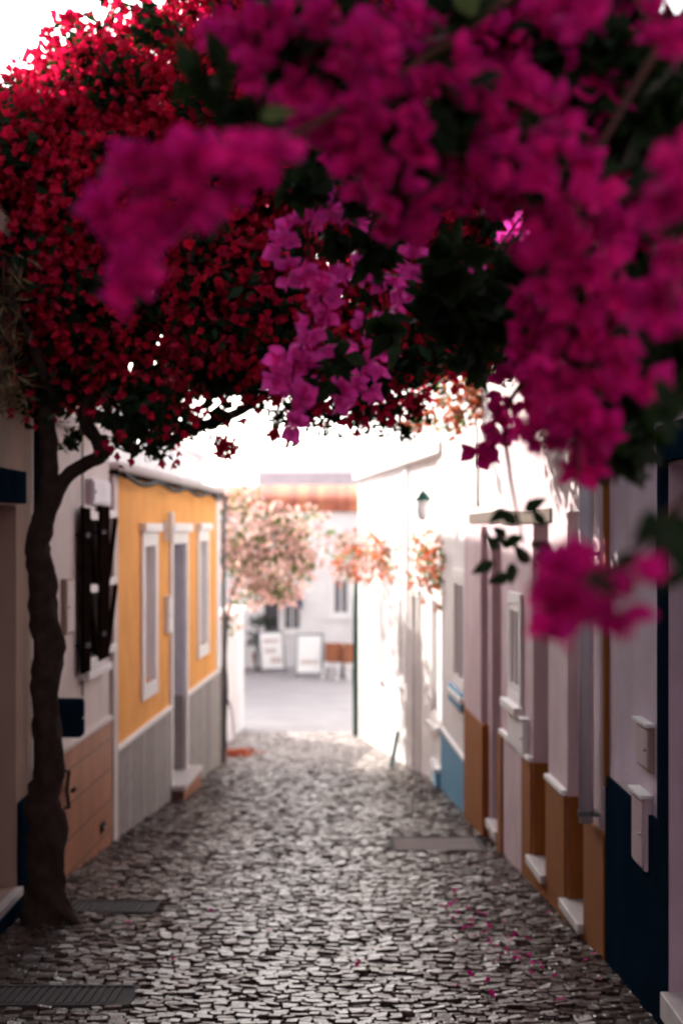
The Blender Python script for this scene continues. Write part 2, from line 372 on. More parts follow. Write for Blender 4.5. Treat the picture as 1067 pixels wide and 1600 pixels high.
M['stone'].node_tree.nodes['Principled BSDF'].inputs['Specular Tint'].default_value=(1,.87,.83,1)

# drain covers
def cover(rect, label, ribs=True):
    x0,x1,y0,y1 = rect; e = empty('drain_cover', ((x0+x1)/2,(y0+y1)/2,gz((y0+y1)/2)), label, 'drain cover', 'iron covers set in the cobbles')
    sl = lambda y: gz(y)
    mb = MB()
    def sb(xa,xb,ya,yb,za,zb): mb.hexa([(x,y,sl(y)+z) for z in (za,zb) for x,y in ((xa,ya),(xb,ya),(xb,yb),(xa,yb))])
    sb(x0,x1,y0,y0+.025,-.02,.014); sb(x0,x1,y1-.025,y1,-.02,.014); sb(x0,x0+.025,y0+.025,y1-.025,-.02,.0135); sb(x1-.025,x1,y0+.025,y1-.025,-.02,.0135)
    mb.build('frame',M['iron'],e); mb = MB()
    sb(x0+.028,x1-.028,y0+.028,y1-.028,-.02,.006)
    n = int((x1-x0-.08)/.035)
    if ribs:
        for i in range(n):
            xa = x0+.04+i*.035; sb(xa,xa+.018,y0+.04,y1-.04,.006,.013)
    else:
        for i in range(3): sb(x0+.06+i*(x1-x0-.1)/3,x0+.04+(i+1)*(x1-x0-.1)/3,y0+.06,y1-.06,.006,.010)
    mb.build('lid',M['iron' if ribs else 'concrete'],e)
cover(COVERS[0],'ribbed iron drain cover in the cobbles right beside the tree base')
cover(COVERS[1],'ribbed iron drain cover at the bottom left corner, nearest to the viewer')
cover(COVERS[2],'wide flat drain cover on the right side of the lane before the blue plinth',False)

# ================================================================= LEFT SIDE
# house A: nearest on the left
WA = Wall((-1.82,-6),(-1.765,8.08),'L')
hA = empty('house', WA.pt(8,gz(2)), 'beige house at the left edge with dark plinth and a doorway, behind the tree trunk', 'house')
dA0,dA1 = WA.u(-60),WA.u(26)
zt = WA.z(26,787)
WA.sheet('wall',M['beige'],hA,0,WA.L,-1.2,3.0,[(dA0,dA1,gz(7.2)+.12,zt)])
WA.door(hA,dA0,dA1,gz(7.2)+.12,zt,M['beige'],rec=.1,handle=False,lm=M['beige'])
WA.b('lintel',M['navy'],hA,dA0-.05,dA1+.03,zt,WA.z(26,737),-.02,.05)
WA.b('step_block',M['navy'],hA,dA0-.1,dA1+.02,-1.2,gz(7.2)+.07,-.25,.05)
WA.b('step',M['marble'],hA,dA0,dA1,gz(7.2)+.072,gz(7.2)+.117,-.25,.04)
WA.b('plinth',M['navy'],hA,dA1+.02,WA.L,-1.2,WA.z(45,1240),-.05,.025)
WA.b('plinth',M['navy'],hA,0,dA0-.02,-1.2,WA.z(45,1240),-.05,.025)
mb = MB(); mb.tube([WA.pt(WA.L-.05,2.9,.05),WA.pt(WA.L-.05,WA.z(47,1240),.05),WA.pt(WA.L-.05,WA.z(47,1270),.05)],.022,12)
p = mb.build('downpipe',M['pipedark'],hA,smooth=True)
WA.b('roof_cornice',M['beige'],hA,0,WA.L,3.0,3.1,-.4,.08)
mb = MB(); WA.box(mb,0,WA.L,-1.2,3.0,-4.,-3.7); WA.box(mb,0,WA.L,3.1,3.2,-4,.0)
mb.build('rear_wall_and_roof',M['beige'],hA)

# house B: white above terracotta tiles, brown shutters
WB = Wall((-1.765,8.12),(-1.70,10.42),'L')
hB = empty('house', WB.pt(1,gz(9.2)), 'white plastered house with terracotta tiled dado and dark shutters, left of the orange house', 'house')
wu0,wu1 = WB.u(128),WB.u(158); wz0,wz1 = WB.z(140,1035),WB.z(140,800)
WB.sheet('wall',M['oldwhite'],hB,0,WB.L,-1.2,2.15,[(wu0,wu1,wz0,wz1)])
WB.b('tiled_dado',M['tile'],hB,0.02,WB.L-.02,-1.2,.13,-.05,.022)
WB.b('dado_ledge',M['oldwhite'],hB,0.02,WB.L-.02,.133,.163,-.05,.035)
WB.b('roof_cornice',M['oldwhite'],hB,0,WB.L,2.15,2.23,-.4,.07)
mb = MB(); WB.box(mb,0,WB.L,2.23,2.35,-3,-.05); WB.box(mb,0,WB.L,-1.2,2.2,-3,-2.8); mb.build('flat_roof',M['oldwhite'],hB)
win = WB.window(hB,wu0,wu1,wz0,wz1,wd=.04,pane='curtain',inner='trim',sill=True,rec=.05)
def shutter(u0,u1,z0,z1,mir):
    L = u1-u0; st = L*(.52 if mir else .42)
    a,b = (u0,u0+st) if not mir else (u0,u0+st)
    mb = MB(); n0,n1 = .035,.06
    WB.box(mb,a,b,z0,z1,n0,n1)
    sh = mb.build('shutter',M['darkwood'],hB,bevel=.003)
    zm = (z0+z1)/2
    br = MB()
    for za,zb in ((zm+.03,z1-.08),(z0+.08,zm-.03)):
        p,q = (b,u1-.02) if not mir else (u1-.02,b)
        br.bar(WB.pt(p,zb,.048),WB.pt(q,za,.048),.024,.06)
    br.build('brace',M['darkwood'],sh)
    for zz in (z0+.05,zm,z1-.05):
        WB.b('rail',M['trim'],sh,b,u1-.01,zz-.028,zz+.028,n0+.004,n1-.004)
    for zz in (z0+.18,z1-.18):
        hg = MB(); WB.box(hg,a+.02,a+.14,zz-.015,zz+.015,n1,n1+.01); hg.tube([WB.pt(a+.012,zz,0),WB.pt(a+.012,zz,n1+.006)],.012,8)
        hg.build('hinge',M['pipedark'],sh)
shutter(WB.u(118),WB.u(142),WB.z(118,1053),WB.z(118,793),False)
shutter(WB.u(144.5),WB.u(172),WB.z(150,1030),WB.z(150,791),True)
# things on B
def wallbox(W, name, label, cat, px0,px1,py0,py1, dep, m, m2=None, n0=.0, ref=None, lid=True):
    u0,u1 = W.u(px0),W.u(px1); pr = ref or px0; z1,z0 = W.z(pr,py0),W.z(pr,py1)
    e = empty(name, W.pt((u0+u1)/2,z0,n0), label, cat)
    mb = MB(); W.box(mb,u0,u1,z0,z1,n0-.01,n0+dep); mb.build('case',m,e,bevel=.005)
    mb = MB(); W.box(mb,u0+.015,u1-.015,z0+.015,z1-.015,n0+dep,n0+dep+.008); d=mb.build('front_panel',m2 or m,e,bevel=.002)
    if lid: mb = MB(); W.box(mb,u0-.008,u1+.008,z1,z1+.015,n0-.01,n0+dep+.02); mb.build('lid',M['trim'],e,bevel=.002)
    mb = MB(); mb.tube([W.pt(u0+.04,(z0+z1)/2,n0+dep),W.pt(u0+.04,(z0+z1)/2,n0+dep+.02)],.008,8); mb.build('lock',M['metal'],d,smooth=True)
    return e
wallbox(WB,'letterbox','dark blue letterbox sticking out of the white wall right of the tree trunk','letterbox',86,93,1092,1150,.155,M['navy'],n0=.0,ref=90,lid=False)
wallbox(WB,'meter_box','narrow brown meter box on the white wall between tree trunk and shutters','meter box',96,109,905,993,.03,M['beige'],M['oldwhite'],lid=False)
wallbox(WB,'utility_box','pale blue-grey utility box high on the wall above the dark shutters','utility box',134,162,748,788,.05,M['pipewhite'],lid=False)
e = empty('wall_tap', WB.pt(WB.u(98),WB.z(103,1240),0), 'small black iron tap bracket on the terracotta tiles beside the trunk', 'wall tap')
mb = MB(); ut=WB.u(96); z0=WB.z(96,1262); z1=WB.z(96,1205)
mb.tube([WB.pt(ut,z0,.02),WB.pt(ut,z0,.05),WB.pt(ut,(z0+z1)/2,.035),WB.pt(ut,z1,.05),WB.pt(ut,z1,.02)],.012,8); mb.build('pipe',M['pipedark'],e,smooth=True)
mb = MB(); mb.tube([WB.pt(ut-.04,(z0+z1)/2,.08),WB.pt(ut+.04,(z0+z1)/2,.08)],.014,8); mb.build('handle',M['pipedark'],e,smooth=True)
wallbox(WB,'air_vent','small dark vent low on the terracotta tiles near the orange house','air vent',152,158,1287,1303,.01,M['pipedark'],n0=.022,lid=False)
e = empty('cable', WB.pt(WB.u(128),1.6,0), 'thin black cable running down the white wall between utility box and letterbox', 'cable')
mb = MB(); ub=WB.u(126); mb.tube([WB.pt(ub,z,.015) for z in (2.1,1.2,.6,WB.z(126,1088))],.006,6); mb.build('wire',M['pipedark'],e,smooth=True)

# house C: orange
WC = Wall((-1.70,10.46),(-1.455,16.95),'L')
hC = empty('house', WC.pt(3,gz(13.5)), 'orange house with white window frames and grey panelled plinth on the left of the lane', 'house')
PT = -.14; TOPC = 1.93
def rect(W,a,b,t,btm,ref=None):
    r = ref or (a+b)/2; return W.u(a),W.u(b),W.z(r,btm),W.z(r,t)
w1 = rect(WC,223.5,240,853,1070,226); w2 = rect(WC,310,322,845,1010,312)
dr = (WC.u(267),WC.u(288),gz(14.3)+.22,WC.z(288,848))
WC.sheet('wall',M['orange'],hC,.16,WC.L-.3,PT,TOPC,[w1,w2,(dr[0],dr[1],PT-1,dr[3])])
WC.sheet('plinth',M['greystone'],hC,.12,WC.L-.12,-1.9,PT-.002,[(dr[0],dr[1],dr[2]-.02,PT+1)],n1=.02)
mb = MB(); WC.box(mb,.16,dr[0]-.02,PT,PT+.035,-.02,.035); WC.box(mb,dr[1]+.02,WC.L-.16,PT,PT+.035,-.02,.035); mb.build('plinth_cap',M['trim'],hC,bevel=.003)
WC.window(hC,*w1,wd=.12,lintel=True,sill=False); WC.window(hC,*w2,wd=.12,lintel=True,sill=False)
d = WC.door(hC,*dr,M['doorgrey'],rec=.26,wd=.11,lm=M['pipewhite'])
WC.b('lintel',M['trim'],d,dr[0]-.17,dr[1]+.17,dr[3]+.11,dr[3]+.19,-.02,.07)
mb = MB(); WC.box(mb,dr[0]-.05,dr[1]+.25,-1.9,dr[2]-.05,.02,.13); s_=mb.build('step',M['tile'],hC)
WC.b('tread',M['marble'],s_,dr[0]-.08,dr[1]+.27,dr[2]-.048,dr[2],-.28,.15)
WC.b('reveal',M['greystone'],d,dr[1]-.03,dr[1]-.0125,dr[2],PT+.03,-.255,-.002)
WC.b('corner_pilaster',M['oldwhite'],hC,0,.157,-1.9,TOPC,-.3,.03); WC.b('corner_pilaster',M['trim'],hC,WC.L-.297,WC.L-.0,PT+.036,TOPC,-.3,.012)
WC.b('corner_pilaster',M['greystone'],hC,WC.L-.118,WC.L,-1.9,PT+.034,-.3,.03)
mb = MB(); WC.box(mb,-.02,WC.L+.05,TOPC,TOPC+.03,-.3,.06); mb.build('eaves_board',M['darkwood'],hC)
mb = MB()                                   # the row of rounded tile ends along the eaves
for i in range(int(WC.L/.12)):
    u=.05+i*.12; mb.tube([WC.pt(u,TOPC+.055,.07),WC.pt(u,TOPC+.10,-.5)],.04,10)
mb.build('roof',M['oldwhite'],hC,smooth=True)
WC.b('parapet',M['white'],hC,0,WC.L,TOPC+.04,TOPC+.38,-.75,-.5)
mb = MB(); WC.box(mb,WC.L-.2,WC.L,-1.9,TOPC+.04,-3.,-.3); WC.box(mb,0,WC.L,-1.9,TOPC,-3.2,-3.0); mb.build('side_wall',M['white'],hC)
mb = MB(); mb.tube([WC.pt(WC.L+.03,TOPC+.0,.07),WC.pt(WC.L+.03,TOPC-.3,.05),WC.pt(WC.L+.03,gz(17)+.02,.05)],.024,12)
p = mb.build('downpipe',M['pipegrey'],hC,smooth=True)
mb = MB()
pts = [WC.pt(u,TOPC-.01-.045*math.sin(u*math.pi/1.6)**2,.10) for u in np.linspace(0,WC.L,40)]
mb.tube(pts,.018,6); mb.build('eaves_cable',M['pipedark'],hC,smooth=True)
# lamp and number plate on C
u=WC.u(257); za,zb=WC.z(257,848),WC.z(257,795)
e = empty('wall_lamp', WC.pt(u,za,0), 'white upright lamp on the orange wall between window and door', 'wall lamp')
mb=MB(); mb.lathe(WC.pt(u,za,.06),[(.028,0),(.032,.02),(.032,.26),(.028,.28)],14); mb.build('lamp_shade',M['frosted'],e,smooth=True)
mb=MB(); WC.box(mb,u-.04,u+.04,za+.02,za+.2,0,.02); mb.bar(WC.pt(u,za+.1,0),WC.pt(u,za+.1,.08),.02,.02); mb.build('bracket',M['trim'],e)
wallbox(WC,'letterbox','narrow white letterbox on the orange wall just before the door','letterbox',256.5,261,934,990,.04,M['trim'])

# white block set back behind the left houses, added to shade the lane
e = empty('added_shade_block', (-5,12,gz(12)), 'tall white block behind the low left houses, added to shade the lane', 'building')
WK = Wall((-3.3,-2),(-3.3,21.8),'L')
hl = [(u,u+.8,3.2,4.4) for u in np.arange(2,21,3.2)]
WK.sheet('wall',M['white'],e,0,WK.L,-2.5,5.15,hl,n0=-.3)
for h in hl: WK.window(e,*h,wd=.06,pane='glass')
mb=MB(); mb.box(-9,-3.62,21.6,21.8,-2.5,5.15); mb.box(-9,-3.62,-2,-1.8,-2.5,5.15); mb.box(-9,-3.62,-1.8,21.6,4.9,5.1); mb.build('side_wall',M['white'],e)
mb=MB(); mb.box(-9.1,-3.2,-2.1,21.9,5.15,5.25); mb.build('roof',M['concrete'],e)

# garden wall D
WD = Wall((-1.70,18.2),(-1.58,23.0),'L')
e = empty('garden_wall', WD.pt(3,gz(21)), 'white garden wall beyond the orange house, below the pale pink bush', 'wall')
WD.sheet('wall',M['white'],e,0,WD.L,-2.2,.25,(),n0=-.25); WD.b('coping',M['trim'],e,-.03,WD.L+.03,.25,.31,-.29,.05)
mb=MB(); mb.box(-3.2,-1.835,22.75,23.0,-2.2,.25); mb.build('return_wall',M['white'],e)

# ================================================================= RIGHT SIDE
# R1 nearest right: lilac with navy plinth
W1 = Wall((1.27,-6),(1.236,6.60),'R')
h1 = empty('house', W1.pt(10,gz(4)), 'nearest lilac-white house on the right with deep navy plinth and navy door frame', 'house')
PZ=.375; d1=W1.u(1044.5); dz=gz(5.3)+.16; dtop=W1.z(1045,722)
W1.sheet('wall',M['lilac'],h1,0,W1.L-.0,PZ,3.1,[(d1-.95,d1,PZ-1,dtop)])
W1.sheet('plinth',M['navy'],h1,0,W1.L-.0,-1.2,PZ-.002,[(d1-.95,d1,dz-.03,PZ+1)],n1=.015)
d = W1.door(h1,d1-.95,d1,dz,dtop,M['lilac'],rec=.30,lm=M['lilac'])
mb=MB(); W1.box(mb,d1,d1+.075,PZ,dtop,-.02,.03); W1.box(mb,d1-1.03,d1-.95,PZ,dtop,-.02,.03); W1.box(mb,d1-1.03,d1+.075,dtop,dtop+.14,-.02,.034); mb.build('frame',M['navy'],d,bevel=.003)
W1.b('threshold',M['marble'],h1,d1-.95,d1-.003,dz-.1,dz,-.3,.035)
W1.b('roof_cornice',M['lilac'],h1,0,W1.L,3.1,3.2,-.4,.08)
mb=MB(); W1.box(mb,0,W1.L,3.2,3.3,-3.5,0); W1.box(mb,0,W1.L,-1.2,3.2,-3.5,-3.3); mb.build('flat_roof',M['white'],h1)
W1.b('edge_strip',M['ochre'],h1,W1.L-.03,W1.L+.012,PZ-.05,2.0,-.01,.022)
wallbox(W1,'letterbox','beige metal letterbox in the lilac wall above the navy plinth','letterbox',1022,1001,1130,1200,.018,M['beige'],M['rose'],ref=1010)
wallbox(W1,'meter_box','tall lilac meter box overlapping the navy plinth, right below the letterbox','meter box',1018,999,1240,1352,.03,M['lilac'],M['rose'],ref=1008)

# R2 white / ochre with two doorways
W2 = Wall((1.236,6.62),(1.135,10.02),'R')
h2 = empty('house', W2.pt(1.5,gz(8)), 'rose-white house with ochre plinth and two narrow recessed doorways on the right', 'house')
PZ2=.09
da=(W2.u(917),W2.u(886)); db=(W2.u(857),W2.u(832.5))
za=W2.z(886,1402); zb=W2.z(833,1335); top=1.62
W2.sheet('wall',M['rose'],h2,0,W2.L,PZ2,2.75,[(da[0],da[1],-3,top),(db[0],db[1],-3,top)])
W2.sheet('plinth',M['ochre'],h2,0,W2.u(819),-1.4,PZ2-.002,[(da[0],da[1],za-.03,3),(db[0],db[1],zb-.03,3)],n1=.02,n0=-.32)
W2.sheet('plinth',M['rose'],h2,W2.u(819)+.002,W2.L,-1.4,PZ2-.002,(),n1=.02,n0=-.32)
mb=MB(); W2.box(mb,da[1]+.01,db[0]-.01,PZ2,PZ2+.03,-.01,.032); W2.box(mb,db[1]+.01,W2.L,PZ2,PZ2+.03,-.01,.032); mb.build('plinth_cap',M['trim'],h2,bevel=.003)
W2.b('corner_strip',M['ochre'],h2,W2.u(790),W2.u(784),-1.2,PZ2-.004,.02,.035)
for (a,b),z_,hzz in ((da,za,W2.z(880,1195)),(db,zb,W2.z(845,1147))):
    d=W2.door(h2,a,b,z_,top,M['doorbrown'],rec=.24,handle=False,lm=M['rose'])
    mb=MB(); W2.box(mb,b-.03,b-.012,z_,PZ2,-.23,.001); mb.build('skirting',M['ochre'],d)
    mb=MB(); mb.lathe(W2.pt(b-.06,hzz-.035,-.16),[(.01,0),(.035,.015),(.04,.04),(.03,.07),(.01,.085)],12); mb.tube([W2.pt(b-.06,hzz,-.24),W2.pt(b-.06,hzz,-.15)],.014,8); mb.build('handle',M['pipedark'],d,smooth=True)
    W2.b('threshold',M['marble'],h2,a+.002,b-.002,z_-.05,z_,-.3,.05)
ws=rect(W2,815,800,942,1080,806)
W2.b('lintel',M['beam'],h2,db[0]-.1,W2.L,1.56,1.64,-.01,.012)
win=W2.window(h2,*ws,wd=.07,pane='curtain',rec=.02)
W2.b('roof_cornice',M['white'],h2,0,W2.L,2.75,2.85,-.4,.08)
mb=MB(); W2.box(mb,0,W2.L,2.85,2.95,-3.5,0); W2.box(mb,0,W2.L,-1.4,2.9,-3.5,-3.3); mb.build('flat_roof',M['white'],h2)
wallbox(W2,'meter_box','white meter box under the framed window between ochre doorway and far corner','meter box',826,800,1118,1172,.03,M['trim'],ref=815)
# white downpipe
up=W2.u(933)
e=empty('downpipe',W2.pt(up,W2.z(933,1280),.05),'thick white downpipe between the navy plinth and the ochre plinth','downpipe')
mb=MB(); mb.tube([W2.pt(up,3.0,.055),W2.pt(up,1.2,.055),W2.pt(up,W2.z(933,1285),.055)],.036,16); mb.build('pipe',M['pipewhite'],e,smooth=True)
mb=MB()
for z in (W2.z(933,1270),1.4): mb.tube([W2.pt(up,z-.012,.055),W2.pt(up,z+.012,.055)],.042,16); W2.box(mb,up-.05,up+.05,z-.01,z+.01,0,.03)
mb.build('clamp',M['pipegrey'],e)

# R3: slim rose house with orange-brown pier
W3 = Wall((1.135,10.04),(1.075,11.95),'R')
h3 = empty('house', W3.pt(1,gz(11)), 'slim white house with an orange-brown painted pier beside the blue plinth', 'house')
d3=(W3.u(783),W3.u(768)); z3=W3.z(768,1278)
W3.sheet('wall',M['rose'],h3,0,W3.L,-1.5,1.57,[(d3[0],d3[1],z3-.03,1.45)])
W3.sheet('upper_wall',M['white'],h3,0,W3.L,1.66,3.0,())
W3.b('cornice',M['beam'],h3,0,W3.L,1.572,1.658,-.3,.012)
d=W3.door(h3,d3[0],d3[1],z3,1.45,M['doorbrown'],rec=.24,lm=M['rose']); W3.b('threshold',M['marble'],h3,d3[0]+.002,d3[1]-.002,z3-.06,z3,-.3,.05)
W3.b('pier',M['ochre'],h3,W3.u(763),W3.L,-1.5,W3.z(755,1125),-.01,.05)
W3.b('pier_cap',M['rose'],h3,W3.u(760),W3.L,W3.z(755,1125)+.002,1.55,-.01,.045)
mb=MB(); W3.box(mb,0,W3.L,3.0,3.1,-3.5,.05); W3.box(mb,0,W3.L,-1.4,3.0,-3.5,-3.3); mb.build('flat_roof',M['white'],h3)

# R4: blue plinth
W4 = Wall((1.075,11.97),(1.005,14.2),'R')
h4 = empty('house', W4.pt(1,gz(13)), 'white house with sky blue plinth on the right of the lane', 'house')
zb4=W4.z(724,1184)
w4=rect(W4,727,712,905,1068,720)
W4.sheet('wall',M['white'],h4,0,W4.L,zb4,3.3,[w4])
W4.b('plinth',M['blue'],h4,0,W4.L,-1.9,zb4-.002,-.3,.02,bevel=.003)
W4.b('plinth_cap',M['trim'],h4,0,W4.L,zb4,zb4+.03,-.01,.03)
W4.window(h4,*w4,wd=.08,pane='curtain',rec=.02)
W4.b('window_apron',M['blue'],h4,W4.u(728),W4.u(708),W4.z(718,1103),W4.z(718,1076),-.01,.05)
mb=MB(); W4.box(mb,0,W4.L,3.3,3.4,-3.5,.06); W4.box(mb,0,W4.L,-1.9,3.3,-3.5,-3.3); mb.build('flat_roof',M['white'],h4)
e=empty('doorstep',(.95,14.6,gz(14.6)),'sky blue doorstep with white tread standing out into the lane','step')
mb=MB(); mb.box(.955,1.3,14.35,15.0,-1.5,gz(14.6)+.17); mb.build('block',M['blue'],e,bevel=.006)
mb=MB(); mb.box(.935,1.3,14.32,15.03,gz(14.6)+.172,gz(14.6)+.21); mb.build('tread',M['trim'],e,bevel=.004)

# R5: row of white houses receding to the plaza
W5 = Wall((1.06,14.22),(.275,21.6),'R')
h5 = empty('house', W5.pt(3,gz(18)), 'sunlit white house with tall pilasters and pale doors at the far end of the lane', 'house')
hl=[rect(W5,688,676,930,1120,682),rect(W5,632,624,930,1060,628),rect(W5,598,592,930,1050,595)]
dd=(W5.u(655),W5.u(645),gz(18)+.12,W5.z(650,930))
W5.sheet('wall',M['white'],h5,0,W5.L,-2.2,4.2,hl+[dd])
for h in hl: W5.window(h5,*h,wd=.07,pane='curtain',rec=.02)
W5.door(h5,*dd,M['curtain'],rec=.1,wd=.07)
for px in (694,638,566): W5.b('pilaster',M['trim'],h5,W5.u(px),W5.u(px)+.22,-2.2,4.0,-.01,.03)
W5.b('cornice',M['trim'],h5,0,W5.L,2.3,2.42,-.01,.1)
W5.b('roof',M['trim'],h5,0,W5.L,4.2,4.32,-4,.15)
mb=MB(); mb.box(.62,6,21.3,21.6,-2.2,4.18); mb.build('end_wall',M['white'],h5)
mb=MB(); mb.tube([W5.pt(W5.L+.03,z,.05) for z in (.9,0,gz(21.6))],.05,10); mb.build('downpipe',M['greenmetal'],h5,smooth=True)
# short stair rail leaning by the white house
e=empty('plank',W5.pt(W5.u(640),gz(18.7),.2),'dark green plank leaning against the sunlit white house','plank')
mb=MB(); mb.bar(W5.pt(W5.u(650),gz(18)+.0,.32),W5.pt(W5.u(632),gz(18.6)+.5,.08),.05,.03); mb.build('board',M['greenmetal'],e)

# lantern
lp=pix(660,800,13.4)
e=empty('wall_lantern',(1.03,13.4,lp.z),'white glass lantern with dark green cap on a bracket above the lane','street lamp')
mb=MB(); mb.lathe((lp.x,13.4,lp.z+.105),[(.085,0),(.08,.02),(.04,.075),(.015,.09),(.012,.11)],20); mb.build('cap',M['greenmetal'],e,smooth=True)
mb=MB(); mb.lathe((lp.x,13.4,lp.z-.17),[(.02,.09),(.04,.11),(.055,.17),(.06,.27)],20); mb.build('globe',M['frosted'],e,smooth=True)
mb=MB(); mb.tube([(1.03,13.4,lp.z+.05),(.95,13.4,lp.z+.25),(lp.x+.05,13.4,lp.z+.28),(lp.x,13.4,lp.z+.2)],.012,8); mb.build('bracket',M['trim'],e,smooth=True)

e=empty('house',(0,-9,0),'tall unseen building added behind the viewer to shade the lane','building')  # unseen block added to cut the light reaching the foreground
mb=MB(); mb.box(-6,6,-12,-8.5,-.5,6.5); mb.build('wall',M['rose'],e); mb=MB(); mb.box(-6.1,6.1,-12.1,-8.4,6.5,6.65); mb.build('roof',M['rooftile'],e)

# ================================================================= FAR: tile roofed house and the cafe corner
e = empty('house', (-1.5,38.5,gz(38.5)), 'pale house with terracotta tiled roof closing the view across the plaza', 'house')
WF = Wall((-9,38),(3.2,38),'L')             # faces the viewer
WF.n = Vector((0,-1,0))
def fu(px,py): q=pix(px,py,38); return q.x+9,q.z
def frect(a,b,t,bt): u0,z1=fu(a,t);u1,z0=fu(b,bt);return (u0,u1,z0,z1)
fw=[frect(442,470,945,985),frect(520,545,905,960)]; fd=frect(412,436,900,1042)
WF.sheet('wall',M['white'],e,0,WF.L,-2.4,2.1,fw+[fd])
for h in fw: WF.window(e,*h,wd=.08,pane='glass')
WF.door(e,*fd,M['doorgrey'])
a=frect(438,474,930,948); mb=MB(); mb.hexa([(a[0]-9,38,a[3]-.02),(a[1]-9,38,a[3]-.02),(a[1]-9,38,a[3]+.04),(a[0]-9,38,a[3]+.04),(a[0]-9,37.3,a[2]-.02),(a[1]-9,37.3,a[2]-.02),(a[1]-9,37.3,a[2]+.04),(a[0]-9,37.3,a[2]+.04)])
mb.build('awning',M['awning'],e)
mb=MB()
for i in range(88):
    x=-9.1+i*.14; mb.tube([(x,37.75,2.12),(x,39.6,2.75)],.085,8)
mb.build('roof',M['rooftile'],e,smooth=True)
mb=MB(); mb.box(-9,3.2,39.6,44,-2.4,2.6); mb.build('rear_wall',M['lilac'],e)
e=empty('house',(0,48,gz(48)),'long white building rising behind the terracotta tiled roof','building')
mb=MB(); q0=pix(402,738,48);q1=pix(640,738,48); mb.box(q0.x,q1.x+2,48,54,-2.5,q0.z); mb.build('wall',M['asphalt'],e)
mb=MB(); mb.box(q0.x-.1,q1.x+2.1,47.9,54.1,q0.z,q0.z+.15); mb.build('roof',M['trim'],e)
mb=MB()
for k in range(4):
    x=q0.x+.8+k*1.6; mb.box(x,x+.7,47.97,48.02,.6,1.9)
mb.build('window',M['curtain'],e)
e=empty('house',(-14,40,gz(40)),'white corner building beyond the pink bush on the far left of the plaza','building')
mb=MB(); mb.box(-20,-3.6,32.4,37.2,-2.3,3.4); mb.build('wall',M['white'],e); mb=MB(); mb.box(-20.1,-3.5,32.3,37.3,3.4,3.55); mb.build('roof',M['trim'],e)
mb=MB(); mb.box(-6,-5.2,32.35,32.41,-.6,1.0); mb.build('window',M['curtain'],e)
e=empty('house',(8,30,gz(30)),'white building on the far right side of the plaza behind the sunlit house','building')
mb=MB(); mb.box(3.5,14,26,40,-2.3,4.4); mb.build('wall',M['white'],e); mb=MB(); mb.box(3.4,14.1,25.9,40.1,4.4,4.55); mb.build('roof',M['trim'],e)

def sandwich(px,py,d,w_,h_,label,rot=0,prints=()):
    q=pix(px,py,d); e=empty('sandwich_board',(q.x,d,gz(d)),label,'sandwich board','menu boards on the plaza'); e.rotation_euler.z=rot
    lean=.14
    for sgn in (-1,1):
        mb=MB(); b=[( -w_/2,sgn*.28,.06),(w_/2,sgn*.28,.06),(w_/2,sgn*.03,h_),(-w_/2,sgn*.03,h_)]
        y=lambda z:sgn*(.28-(.25)*(z-.06)/(h_-.06))
        mb.hexa([(-w_/2,y(.1)-.01,.1),(w_/2,y(.1)-.01,.1),(w_/2,y(.1)+.01,.1),(-w_/2,y(.1)+.01,.1),(-w_/2,y(h_)-.01,h_),(w_/2,y(h_)-.01,h_),(w_/2,y(h_)+.01,h_),(-w_/2,y(h_)+.01,h_)])
        p=mb.build('panel',M['board'],e,local=True)
        fr=MB()
        for s in (-1,1): fr.bar((s*w_/2,sgn*.30,0),(s*w_/2,sgn*.03,h_+.03),.04,.04,Vector((0,1,0)))
        fr.bar((-w_/2,y(.1),.1),(w_/2,y(.1),.1),.04,.04); fr.bar((-w_/2,y(h_),h_),(w_/2,y(h_),h_),.04,.04)
        fr.build('frame',M['pipegrey'],e,local=True)
        if sgn<0:
            for (a,b_,c,dd_) in prints:
                mb=MB(); mb.hexa([(x,y(z)-.012-o,z) for o in (0,.004) for x,z in ((a,c),(b_,c),(b_,dd_),(a,dd_))]); mb.build('print',M['print'],p,local=True)
    return e
sandwich(422,1046,36,.62,1.02,'white menu board covered in small prints, left of the two on the plaza',.35,[(-.22,.2,.75,.85),(-.2,.1,.5,.62),(-.05,.24,.25,.4)])
sandwich(484,1054,34.5,.62,1.02,'white menu board with a pale brown strip, standing on its own on the plaza',-.05,[(-.2,.22,.32,.42)])

def chair(px,d,rot,label,s=1.):
    q=pix(px,1050,d); e=empty('cafe_chair',(q.x,d,gz(d)),label,'chair','chairs of the cafe corner'); e.rotation_euler.z=rot
    mb=MB(); mb.lathe((0,0,.42),[(.2,0),(.24,.02),(.24,.05),(.2,.07)],14); mb.build('seat',M['wicker'],e,smooth=True,local=True)
    mb=MB()
    pts=[Vector((.24*math.cos(a),.24*math.sin(a),0)) for a in np.linspace(R(10),R(170),9)]
    for i in range(8): 
        a,b=pts[i],pts[i+1]; ins=.93
        mb.hexa([(*a.xy,.48),(*b.xy,.48),(*(b*ins).xy,.48),(*(a*ins).xy,.48),(*a.xy,.88),(*b.xy,.88),(*(b*ins).xy,.88),(*(a*ins).xy,.88)])
    mb.build('backrest',M['wicker'],e,local=True)
    for sx in (-1,1):
        for sy in (-1,1):
            mb=MB(); mb.tube([(sx*.16,sy*.16,.43),(sx*.22,sy*.22,0)],.02,8); mb.build('leg',M['trim'],e,local=True)
chair(523,33.5,2.6,'wicker chair with round back, left of the pair on the plaza')
chair(546,33.2,-2.4,'wicker chair with round back nearest to the white house corner')
q=pix(535,1050,34.2); e=empty('cafe_table',(q.x,34.4,gz(34.4)),'small round cafe table behind the wicker chairs','table')
mb=MB(); mb.lathe((q.x,34.4,gz(34.4)+.7),[(.3,0),(.32,.015),(.3,.03)],20); mb.build('tabletop',M['wicker'],e,smooth=True)
